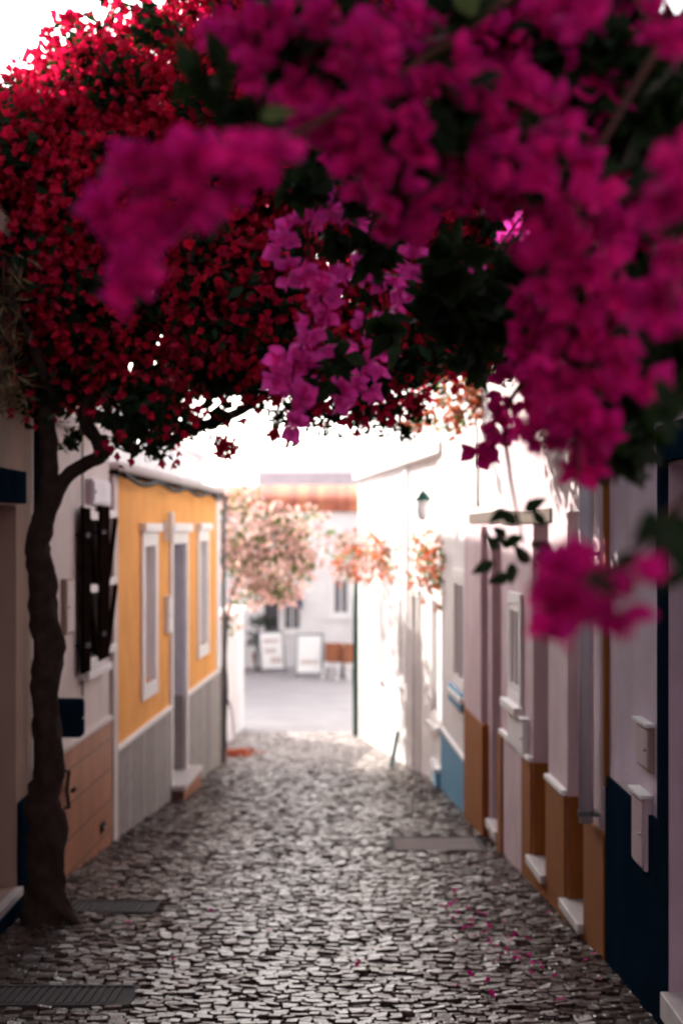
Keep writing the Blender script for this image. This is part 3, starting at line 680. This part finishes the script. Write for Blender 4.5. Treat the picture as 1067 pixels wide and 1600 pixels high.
mb=MB(); mb.tube([(q.x,34.4,gz(34.4)+.02),(q.x,34.4,gz(34.4)+.7)],.03,8); mb.lathe((q.x,34.4,gz(34.4)),[(.2,0),(.2,.02),(.04,.04)],14); mb.build('leg',M['pipegrey'],e)

# ================================================================= PLANTS
def plant_thing(name,loc,label,cat): return empty(name,loc,label,cat)
def shrub(e, lumps, leafm, flm, nl, nf, ls, fs, squash=.85, fl=True, names=('foliage','blossom')):
    P=[];N_=[];PF=[];NF=[]
    for c,r in lumps:
        k=max(4,int(nl*(r*r))); p,n=shell(c,r,k,.35,1.0,squash); P.append(p);N_.append(n)
        k=max(2,int(nf*(r*r))); p,n=shell(c,r,k,.72,1.1,squash); PF.append(p);NF.append(n)
    P=np.vstack(P);N_=np.vstack(N_); scatter(names[0],LEAF2,P,N_,rng.uniform(.7,1.2,len(P))*ls,leafm,e,.7)
    if fl:
        PF=np.vstack(PF);NF=np.vstack(NF); scatter(names[1],FL_FAR,PF,NF,rng.uniform(.7,1.25,len(PF))*fs,flm,e,.6)

# --- the red bougainvillea tree
TD=7.55
tree=empty('bougainvillea_tree',(pix(72,1440,TD).x,TD,gz(TD)),'old bougainvillea tree with gnarled trunk and red blossom crown spanning the lane','tree')
def tp(px,py,r,dd=0): q=pix(px,py,TD+dd); return (q.x,q.y,q.z,r*TD/F)
path,rad=smooth_path([tp(70,1475,52),tp(70,1435,42),tp(72,1400,33),tp(72,1350,30),tp(76,1300,34),tp(68,1255,29),tp(78,1210,24),tp(77,1160,25),tp(70,1100,22),tp(74,1050,25),tp(76,1000,26),tp(67,945,24),tp(66,890,23),tp(58,850,21),tp(72,805,19),tp(76,770,17)],4)
mb=MB(); mb.tube(path,[r*.9 for r in rad],18,.12)
for a,b in (((60,1430),(15,1475)),((85,1430),(130,1440)),((75,1440),(95,1490)),((65,1435),(45,1500))):
    q=[(*pix(a[0],a[1]-40,TD),.05),(*pix((a[0]+b[0])/2,(a[1]+b[1])/2-6,TD-.05),.038)]
    ex=pix(b[0],b[1],TD-.15); q.append((ex.x,ex.y,gz(ex.y)-.01,.015)); pp,rr=smooth_path(q,4); mb.tube(pp,rr,10,.08)
mb.build('trunk',M['bark'],tree,smooth=True)
limbs=[[tp(74,790,17),tp(78,740,14),tp(76,690,14),tp(74,640,13),tp(90,560,12,.2),tp(120,450,10,.4),tp(160,330,7,.6)],
 [tp(76,800,14),tp(92,765,11),tp(112,738,11),tp(140,722,11),tp(158,712,10),tp(150,685,10),tp(135,655,12),tp(150,600,12,.1),tp(230,520,10,.4),tp(330,400,7,.7)],
 [tp(150,716,9),tp(165,712,6),tp(179,700,3)],
 [tp(140,650,11),tp(190,660,10),tp(250,690,9,.2),tp(310,668,8,.2),tp(380,640,7,.3),tp(450,600,6,.5),tp(560,590,5,.6)],
 [tp(88,640,9),tp(60,560,8,-.2),tp(20,470,6,-.3)],
 [tp(200,600,9,.2),tp(320,560,8,.6),tp(450,480,7,.8),tp(600,430,6,1.0),tp(760,420,5,1.2)]]
for lb in limbs:
    mb=MB(); pp,rr=smooth_path(lb,5); mb.tube(pp,rr,12,.07); mb.build('limb',M['bark'],tree,smooth=True)
bot=[(-150,560),(0,610),(60,650),(110,640),(170,650),(215,700),(260,690),(330,655),(400,612),(470,640),(540,650),(600,640),(660,610),(720,560),(800,560),(900,600),(1000,620)]
def botf(px):
    for (a,b),(c,d) in zip(bot,bot[1:]):
        if a<=px<=c: return b+(d-b)*(px-a)/(c-a)
    return 600
red_l=[]; leaf_l=[]
tries=0
while len(red_l)<600 and tries<9000:
    tries+=1
    px=random.uniform(-130,980); d=random.uniform(6.9,9.3)
    if px<220: d=random.uniform(7.2,8.6)
    r=random.uniform(.16,.30); rp=r/d*F
    top=(135-.85*px if px<150 else -15-.9*(px-150)); top=max(top,-160)+rp*.75
    b=botf(px)-rp*.45
    py=random.uniform(top,b)
    if px>700 and py>540: continue
    q=pix(px,py,d); red_l.append(((q.x,q.y,q.z),r,px,py))
for _ in range(70):
    px=random.uniform(560,980); py=random.uniform(-40,520); q=pix(px,py,random.uniform(8.2,9.4)); red_l.append(((q.x,q.y,q.z),random.uniform(.2,.3),px,py))
for _ in range(26):
    px=random.uniform(640,840); py=random.uniform(470,575); q=pix(px,py,random.uniform(8.0,9.0)); red_l.append(((q.x,q.y,q.z),random.uniform(.13,.2),px,py))
P=[];N_=[];PF=[];NF=[]
for c,r,px,py in red_l:
    dens=1.0 if px<540 else (.95 if px<760 else .6)
    if py>botf(px)-75: dens*=.35
    p,n=shell(c,r,int((1500 if py<380 else 2300)*r*r),.1,1.0,.9); P.append(p);N_.append(n)
    k=int(1650*r*r*dens)+1; p,n=shell(c,r,k,.75,1.12,.9); PF.append(p);NF.append(n)
P=np.vstack(P);N_=np.vstack(N_);PF=np.vstack(PF);NF=np.vstack(NF)
scatter('foliage',LEAF2,P,N_,rng.uniform(.7,1.25,len(P))*.08,M['leaf'],tree,.6)
scatter('blossom',FL_FAR,PF,NF,rng.uniform(.7,1.2,len(PF))*.050,M['red'],tree,.45)
# low hanging leaves under the crown
P=[];N_=[]
for px,py,r in ((215,690,26),(245,705,20),(190,690,16),(110,690,16),(290,670,24),(330,665,20),(120,680,14),(520,650,34),(600,655,34),(632,676,16),(480,650,26),(560,655,34),(250,670,30),(440,650,26),(650,640,26)):
    q=pix(px,py,TD+.2); p,n=shell(q,r/F*TD,int(r*3.4),.1,1.25,.9); P.append(p);N_.append(n)
P=np.vstack(P);N_=np.vstack(N_); scatter('hanging_foliage',LEAF2,P,N_,rng.uniform(.6,1.1,len(P))*.05,M['leaf'],tree,.6)
P=[];N_=[]
for px,py,r in ((500,640,26),(560,640,28),(610,640,28),(650,630,22),(352,705,16),(362,700,12),(345,690,10),(455,690,8),(430,680,10)):
    q=pix(px,py,TD+.2); p,n=shell(q,r/F*TD,int(r*1.6),.1,1.0,1.); P.append(p);N_.append(n)
P=np.vstack(P);N_=np.vstack(N_); scatter('hanging_blossom',FL_FAR,P,N_,rng.uniform(.8,1.2,len(P))*.034,M['red'],tree,.6)

# --- dry creeper at the left edge
e=empty('dry_creeper',(-1.7,6.9,1.9),'dry brown creeper hanging at the left edge above the beige house','creeper')
P=[];N_=[]
for i in range(26):
    q=pix(random.uniform(-60,34),random.uniform(430,625),7.0+random.uniform(-.1,.2)); r=.09; p,n=shell(q,r,40,.1,1.1,1.4); P.append(p);N_.append(n)
P=np.vstack(P);N_=np.vstack(N_); scatter('foliage',blade(1,.16,2,.2,.3),P,N_,rng.uniform(.6,1.2,len(P))*.085,M['drygrass'],e,.7)
mb=MB()
for k in range(9):
    x=random.uniform(-40,25); a=pix(x,400,7.1); b=pix(x+random.uniform(-15,15),random.uniform(560,640),7.05); mb.tube([a,(a+b)/2+Vector((random.uniform(-.03,.03),0,0)),b],[.006,.005,.002],6)
mb.build('stem',M['bark'],e,smooth=True)

# --- pale pink bush beyond the orange house
e=empty('pink_bush',(-1.56,18.9,gz(18.9)),'pale pink flowering bush overhanging the white garden wall past the orange house','bush')
L_=[]
for i in range(90):
    t=random.random(); px=random.uniform(340,480); py=random.uniform(800,940)-(30 if px<380 else 0)
    if ((px-395)/85)**2+((py-865)/95)**2>random.uniform(.5,1.15): continue
    q=pix(px,py,random.uniform(18.6,20.6)); L_.append(((q.x,q.y,q.z),random.uniform(.08,.27)))
for px,py in ((490,800),(505,812),(500,840),(520,830),(535,845),(495,870),(515,860),(478,905),(440,925)): q=pix(px,py,20); L_.append(((q.x,q.y,q.z),random.uniform(.06,.12)))
for px,py in ((362,792),(385,786),(415,800),(352,830),(350,870),(440,815),(470,850),(485,880),(358,960),(360,985),(364,940),(450,900),(465,880)): q=pix(px,py,19); L_.append(((q.x,q.y,q.z),.13))
shrub(e,L_,M['leaf2'],M['pink'],520,520,.09,.075)
mb=MB(); pp,rr=smooth_path([(*pix(352,1178,18.9),.035),(*pix(351,1140,18.9),.028),(*pix(354,1080,18.9),.024),(*pix(352,1020,18.9),.024),(*pix(360,940,19),.02),(*pix(390,860,19.4),.012)],5); mb.tube(pp,rr,10,.08)
pp,rr=smooth_path([(*pix(354,1090,18.9),.015),(*pix(362,1110,18.8),.010),(*pix(366,1150,18.8),.006)],4); mb.tube(pp,rr,8)
mb.build('trunk',M['bark'],e,smooth=True)

# --- coral bougainvillea on the far right white house
e=empty('coral_bougainvillea',(1.0,16,gz(16)),'coral orange bougainvillea trailing over the sunlit white house on the right','bougainvillea')
L_=[]
for i in range(85):
    px=random.uniform(528,698); py=random.uniform(835,905)+max(0,px-600)*.5*random.random()
    d=min(W5.d(W5.u(px)),21.5)-random.uniform(.15,.6); q=pix(px,py,d); L_.append(((q.x,q.y,q.z),random.uniform(.07,.17)))
for i in range(30):
    px=random.uniform(672,703); q=pix(px,random.uniform(860,1000),15.7); L_.append(((q.x,q.y,q.z),random.uniform(.06,.11)))
shrub(e,L_,M['leaf2'],M['coral'],480,520,.065,.055)
P=[];N_=[]
for i in range(24):
    q=pix(random.uniform(690,703),random.uniform(1010,1195),15.7); p,n=shell(q,.07,10,.1,1,1.3); P.append(p);N_.append(n)
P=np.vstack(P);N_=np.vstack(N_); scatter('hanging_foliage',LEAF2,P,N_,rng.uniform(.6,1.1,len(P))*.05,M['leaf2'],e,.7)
mb=MB(); pp,rr=smooth_path([(1.0,15.7,gz(15.7),.03),(*pix(700,1120,15.7),.022),(*pix(698,1000,15.7),.02),(*pix(690,900,16),.015),(*pix(620,860,17.6),.01),(*pix(540,850,19.2),.006)],5); mb.tube(pp,rr,10,.06)
mb.build('trunk',M['bark'],e,smooth=True)

# --- sunlit coral vine high on the right
e=empty('sunlit_vine',(1.08,11.2,1.9),'sunlit coral and yellow-green vine high on the right above the lane','bougainvillea')
L_=[]
for px,py,r in ((690,600,.08),(700,625,.1),(730,640,.12),(715,655,.1),(745,620,.11),(680,650,.09),(650,660,.08),(645,672,.06),(700,670,.08),(760,600,.12),(725,600,.1),(775,640,.12)):
    q=pix(px,py,11.2); L_.append(((q.x,q.y,q.z),r))
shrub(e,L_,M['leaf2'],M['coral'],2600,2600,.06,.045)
mb=MB(); pp,rr=smooth_path([(1.08,11.3,1.7,.012),(*pix(740,640,11.2),.01),(*pix(690,630,11.2),.007),(*pix(650,665,11.2),.004)],5); mb.tube(pp,rr,8); mb.build('stem',M['stem'],e,smooth=True)

# --- small potted shrub on the plaza
q=pix(408,1040,36.6); e=empty('potted_shrub',(q.x,36.8,gz(36.8)),'dark green shrub in a pot behind the left menu board','potted plant')
mb=MB(); mb.lathe((q.x,36.8,gz(36.8)),[(.16,0),(.24,.4),(.26,.42),(.24,.45)],16); mb.build('pot',M['terracotta'],e,smooth=True)
shrub(e,[((q.x+random.uniform(-.25,.3),36.8+random.uniform(-.1,.1),gz(36.8)+random.uniform(.7,1.5)),.22) for _ in range(9)],M['leaf'],M['leaf'],700,0,.11,.05,fl=False)

# --- foreground magenta bougainvillea
vine=empty('magenta_bougainvillea',(1.15,1.9,2.9),'magenta bougainvillea hanging close to the viewer over the right half of the lane','bougainvillea')
SPRAYS=[
 ('near left',1.45,[(225,265,50),(285,262,52),(345,268,48),(400,242,40),(185,315,40),(165,335,28),(255,320,42),(205,375,36),(215,415,38),(205,445,26),(310,320,38),(425,250,22)]),
 ('sharp left chain',2.75,[(540,322,26),(515,330,14),(482,335,22),(455,358,20),(440,388,22),(452,425,24),(475,430,16),(505,432,22),(500,462,22),(515,485,18),(490,512,24),(500,540,18),(450,560,30),(470,585,34),(440,590,22),(478,620,24),(455,645,20),(458,665,12)]),
 ('sharp right chain',2.85,[(555,345,16),(550,420,26),(585,375,16),(605,450,22),(622,470,16),(640,408,24),(645,462,16),(620,380,16),(575,500,22),(595,560,22),(560,585,22),(545,610,26),(580,605,20),(530,625,14),(565,545,18)]),
 ('small sprig',2.9,[(797,385,18),(805,360,14),(800,405,10),(820,335,8),(830,70,9)]),
 ('lone bloom',2.9,[(731,432,14)]),
 ('top left',1.75,[(385,60,38),(430,30,40),(420,110,44),(470,90,36),(470,150,38),(520,30,34),(540,120,42),(345,60,26),(330,30,14)]),
 ('top middle',1.7,[(600,60,48),(640,45,32),(560,80,34),(590,170,46),(540,200,44),(640,150,38),(600,235,38),(520,180,30),(690,120,40),(710,95,28),(660,220,40),(560,270,34),(620,300,40),(480,215,28)]),
 ('middle',1.8,[(750,150,34),(790,110,30),(740,205,38),(800,180,34),(690,260,40),(740,270,34),(650,320,34),(700,330,34),(605,340,26),(675,370,24),(820,140,24)]),
 ('upper right',1.65,[(850,200,34),(880,170,28),(870,250,38),(910,240,30),(830,290,34),(890,310,34),(940,290,28),(800,250,24)]),
 ('top right',1.5,[(870,15,36),(840,30,26),(910,20,26),(1040,20,34),(1060,60,30),(1010,0,24)]),
 ('right edge',1.35,[(1055,215,30),(1040,270,40),(1060,320,40),(1030,340,28),(1065,380,26),(1050,450,40),(1065,510,28),(1020,480,26)]),
 ('right middle',1.7,[(850,420,38),(885,390,34),(930,400,40),(910,460,44),(960,430,34),(870,470,28),(940,510,42),(985,480,34),(900,540,34),(980,560,34),(950,590,34),(1010,600,28),(860,360,28),(960,350,26)]),
 ('lower left tip',2.45,[(785,600,24),(810,620,22),(770,655,24),(755,680,24),(775,700,22),(800,660,20),(745,705,12),(830,590,18),(840,640,24)]),
 ('lower right',1.75,[(850,600,30),(880,620,36),(860,680,36),(910,660,38),(900,700,36),(925,720,30),(830,670,24),(880,560,26),(930,610,30),(905,735,20),(940,680,26)]),
 ('hanging cluster',1.3,[(870,885,28),(900,885,28),(885,920,36),(880,905,34),(855,925,26),(915,915,24),(865,950,28),(850,975,18),(898,940,24)]),
 ('hanging pair',1.2,[(1000,915,24),(965,950,20)]),
]
blobs=[(px,py,rp,dd+random.uniform(-.05,.05)) for nm,dd,bl in SPRAYS for px,py,rp in bl]
grp=list(range(len(blobs)))
def root(i):
    while grp[i]!=i: i=grp[i]
    return i
sid=[k for k,(nm,dd,bl) in enumerate(SPRAYS) for _ in bl]
for i in range(len(blobs)):
    for j in range(i):
        a,b=blobs[i],blobs[j]
        if sid[i]==sid[j] and math.hypot(a[0]-b[0],a[1]-b[1])<(a[2]+b[2])*.95: grp[root(i)]=root(j)
for g in sorted({root(i) for i in range(len(blobs))}):
    PF=[];NF=[]
    for i,(px,py,rp,d) in enumerate(blobs):
        if root(i)!=g: continue
        q=pix(px,py,d); r=rp/F*d
        k=max(3,int((2.5 if d<1.55 else 1.9)*(r/.0165)**2)); rr=max(r-.012,.007)
        p,n=shell(q,rr,k,.55,1.05,1.); PF.append(p);NF.append(n)
    PF=np.vstack(PF);NF=np.vstack(NF); sharp=blobs[g][3]>2.6; S=rng.uniform(.8,1.2,len(PF))*(.032 if sharp else .030)
    fc=scatter('flower_cluster',FL_NEAR,PF,NF,S,M['violet' if sharp else 'magenta'],vine,.45,flex=.012)
    k=max(1,len(PF)//8); sel=rng.choice(len(PF),k,replace=False)
    scatter('flower_eye',floret(1,2,70,5,.5),PF[sel]+NF[sel]*.010,NF[sel],np.full(k,.005),M['cream'],fc,.2)
# deeper blossoms behind the front sprays, and unseen canopy leaves added overhead for shade
PF=[];NF=[]
for _ in range(230):
    px=random.uniform(400,1080); py=random.uniform(-20,600)
    if not (py<330 and px>560 or px>830 or py<200): continue
    q=pix(px,py,random.uniform(1.95,2.3)); p,n=shell(q,random.uniform(.02,.045),random.randint(5,14),.5,1.05,1.); PF.append(p);NF.append(n)
PF=np.vstack(PF);NF=np.vstack(NF); scatter('inner_blossom',FL_NEAR,PF,NF,rng.uniform(.8,1.2,len(PF))*.03,M['magenta'],vine,.45,flex=.012)
k=12500; P=np.stack([rng.uniform(-2.1,2.0,k),rng.uniform(-2.,6.4,k),rng.uniform(0,.5,k)],1); P[:,2]+=np.maximum(3.0,1.5+.39*P[:,1]+.35)
scatter('added_shade_foliage',LEAF2,P,[(0,0,1)]*k,rng.uniform(.7,1.2,k)*.105,M['leaf'],vine,.6)
# leaves of the foreground plant
P=[];N_=[];S=[]
LB=[(1.9,[(900,60,60),(960,120,70),(1000,200,70),(850,60,50),(780,60,50),(960,40,60),(1040,140,50),(720,40,40),(930,180,50),(990,300,60),(1000,380,50)],170),
    (2.3,[(820,480,60),(790,440,50),(840,540,50),(770,520,50),(760,470,40),(700,420,60),(720,500,60),(680,470,50),(820,420,50),(740,560,40),(880,330,60),(960,480,60)],50),
    (1.8,[(960,640,46),(985,680,36),(940,700,34),(1000,620,40),(1040,620,26),(900,600,40),(950,560,50),(1050,560,40),(1060,610,24),(965,715,22)],120),
    (2.6,[(500,240,50),(480,290,40),(520,260,40),(450,200,40),(560,300,40),(590,400,40),(530,380,30),(600,520,30),(640,350,40),(520,560,26),(500,600,20)],70),
    (1.6,[(330,150,34),(370,170,30),(400,190,26),(340,110,24),(300,130,20),(560,20,40),(700,10,50),(260,420,14),(300,350,18)],26),
    (1.7,[(450,60,60),(520,120,70),(600,120,70),(680,180,70),(760,200,60),(640,280,60),(850,250,60),(920,440,60),(900,280,50),(1050,300,50),(1050,440,50),(1040,60,40)],80)]
for dd,bl,k0 in LB:
    for px,py,rp in bl:
        d=dd+random.uniform(0,.25); q=pix(px,py,d); r=rp/F*d; k=int(k0*(rp/55.)**2)+2
        p,n=shell(q,r,k,.0,1.,1.); P.append(p);N_.append(n)
P=np.vstack(P);N_=np.vstack(N_); scatter('foliage',LEAF,P,N_,rng.uniform(.7,1.2,len(P))*.052,M['leaf'],vine,.8)
# bare twigs carrying the sprays, from above the frame
mb=MB()
def twig(pts,r0,r1):
    n=len(pts); q=[(*pix(a,b,c),r0+(r1-r0)*i/(n-1)) for i,(a,b,c) in enumerate(pts)]; pp,rr=smooth_path(q,5); mb.tube(pp,rr,8,.05)
twig([(1150,-250,1.9),(900,-80,1.85),(650,100,1.75),(480,200,1.6),(330,270,1.48),(220,300,1.45),(205,440,1.45)],.006,.002)
twig([(900,-80,1.9),(640,150,2.2),(530,280,2.7),(480,360,2.78),(500,470,2.78),(460,570,2.76),(457,665,2.75)],.005,.0015)
twig([(700,100,2.0),(600,300,2.8),(590,400,2.86),(600,500,2.86),(555,610,2.86)],.004,.0015)
twig([(1150,-100,1.8),(1000,120,1.8),(900,320,1.78),(920,500,1.75),(900,640,1.75),(905,740,1.75)],.006,.002)
twig([(900,500,1.9),(850,560,2.3),(790,640,2.4),(795,730,2.4),(805,790,2.2),(818,850,2.2)],.006,.0016)
twig([(1180,150,1.4),(1080,220,1.38),(1050,340,1.36),(1050,500,1.36)],.005,.002)
twig([(1180,700,1.2),(1067,782,1.2),(1020,830,1.22),(985,870,1.25),(930,900,1.28),(870,930,1.3),(850,1000,1.3)],.004,.002)
twig([(985,870,1.2),(1000,905,1.2)],.002,.0015); twig([(985,870,1.2),(966,945,1.2)],.002,.0015)
twig([(830,-60,2.8),(835,200,2.9),(820,330,2.9),(800,400,2.9)],.005,.002); twig([(820,330,2.9),(760,410,2.9),(731,432,2.9)],.003,.001)
mb.build('stem',M['stem'],vine,smooth=True)
def leaves_at(name,lst,d,s,m=None,nrm=(0,-1,.2)):
    P=[tuple(pix(a,b,d+random.uniform(-.03,.03))) for a,b in lst]; scatter(name,LEAF,P,[nrm]*len(P),rng.uniform(.85,1.15,len(P))*s,m or M['leaf'],vine,.45)
leaves_at('leaf_sprig',[(790,800),(820,798),(805,820),(790,840),(775,860),(772,880),(800,850),(815,840),(830,850),(800,880),(795,900),(845,845),(850,820),(835,870),(815,865),(780,850),(825,880)],2.15,.036)
leaves_at('leaf_sprig',[(1020,800),(1035,815),(1055,800),(1040,840),(1060,835),(1015,830),(1030,860),(1065,820),(990,865),(975,895),(985,905),(1012,885),(1018,905),(968,885),(1050,850)],1.2,.036)
leaves_at('pale_leaf',[(740,24)],1.7,.055,M['leaf2']); leaves_at('pale_leaf',[(408,184)],1.6,.045,M['leaf2'])
leaves_at('leaf_sprig',[(1040,610),(1050,640),(1030,640),(1060,620),(1020,625)],1.5,.04)

# ================================================================= fallen petals
pm=[]
for k in range(3):
    v,f=blade(.032,.026,4,.4,.5 if k else -.3); v=v.copy(); v[:,1]-=.016; v[:,2]+=.006+abs(v[:,2].min())
    me=bpy.data.meshes.new('petal'); me.from_pydata(v.tolist(),[],f.tolist()); me.materials.append(M['magenta']); me.polygons.foreach_set('use_smooth',[True]*len(f)); pm.append(me)
spots=[]
for _ in range(52):
    t=random.random(); px=700+150*t+random.gauss(0,14); py=1420+110*t+random.gauss(0,14); spots.append((px,py))
for _ in range(14): spots.append((random.uniform(660,960),random.uniform(1370,1580)))
lab=('magenta petal lying on the cobbles near the right gutter','petals fallen along the right gutter')
def gp(px,py):
    s=(py-HZ)/F; d=1.5/(s-.075); return (px-533.5)/F*d,d
def drop(px,py,label,group):
    x,y=gp(px,py); o=bpy.data.objects.new('fallen_petal',random.choice(pm)); COL.objects.link(o)
    o.location=(x,y,gz(y)+.020); o.rotation_euler=(random.uniform(-.4,.4),random.uniform(-.4,.4),random.uniform(0,6.28)); s=random.uniform(.7,1.2); o.scale=(s,s,s)
    tag(o,label,'petal',group)
for px,py in spots: drop(px,py,*lab)
for px,py in ((556,1520),(560,1516)): drop(px,py,'magenta petal lying alone on the cobbles in the middle of the lane','petals in the middle of the lane')
for px,py in ((330,1430),(180,1395),(420,1465),(270,1510),(200,1450)): drop(px,py,'magenta petal lying on the cobbles in the left half of the lane','petals in the left half of the lane')
e=tag(None or scatter('petal_heap',FL_FAR,[(-1.33+random.gauss(0,.11), yy, gz(yy)+.02+random.uniform(0,.03)) for yy in [18.2+random.gauss(0,.22) for _ in range(160)]],[(0,0,1)]*160,rng.uniform(.7,1.2,160)*.04,M['coral'],None,.6),'heap of fallen coral petals at the foot of the pink bush','petals',kind='stuff')
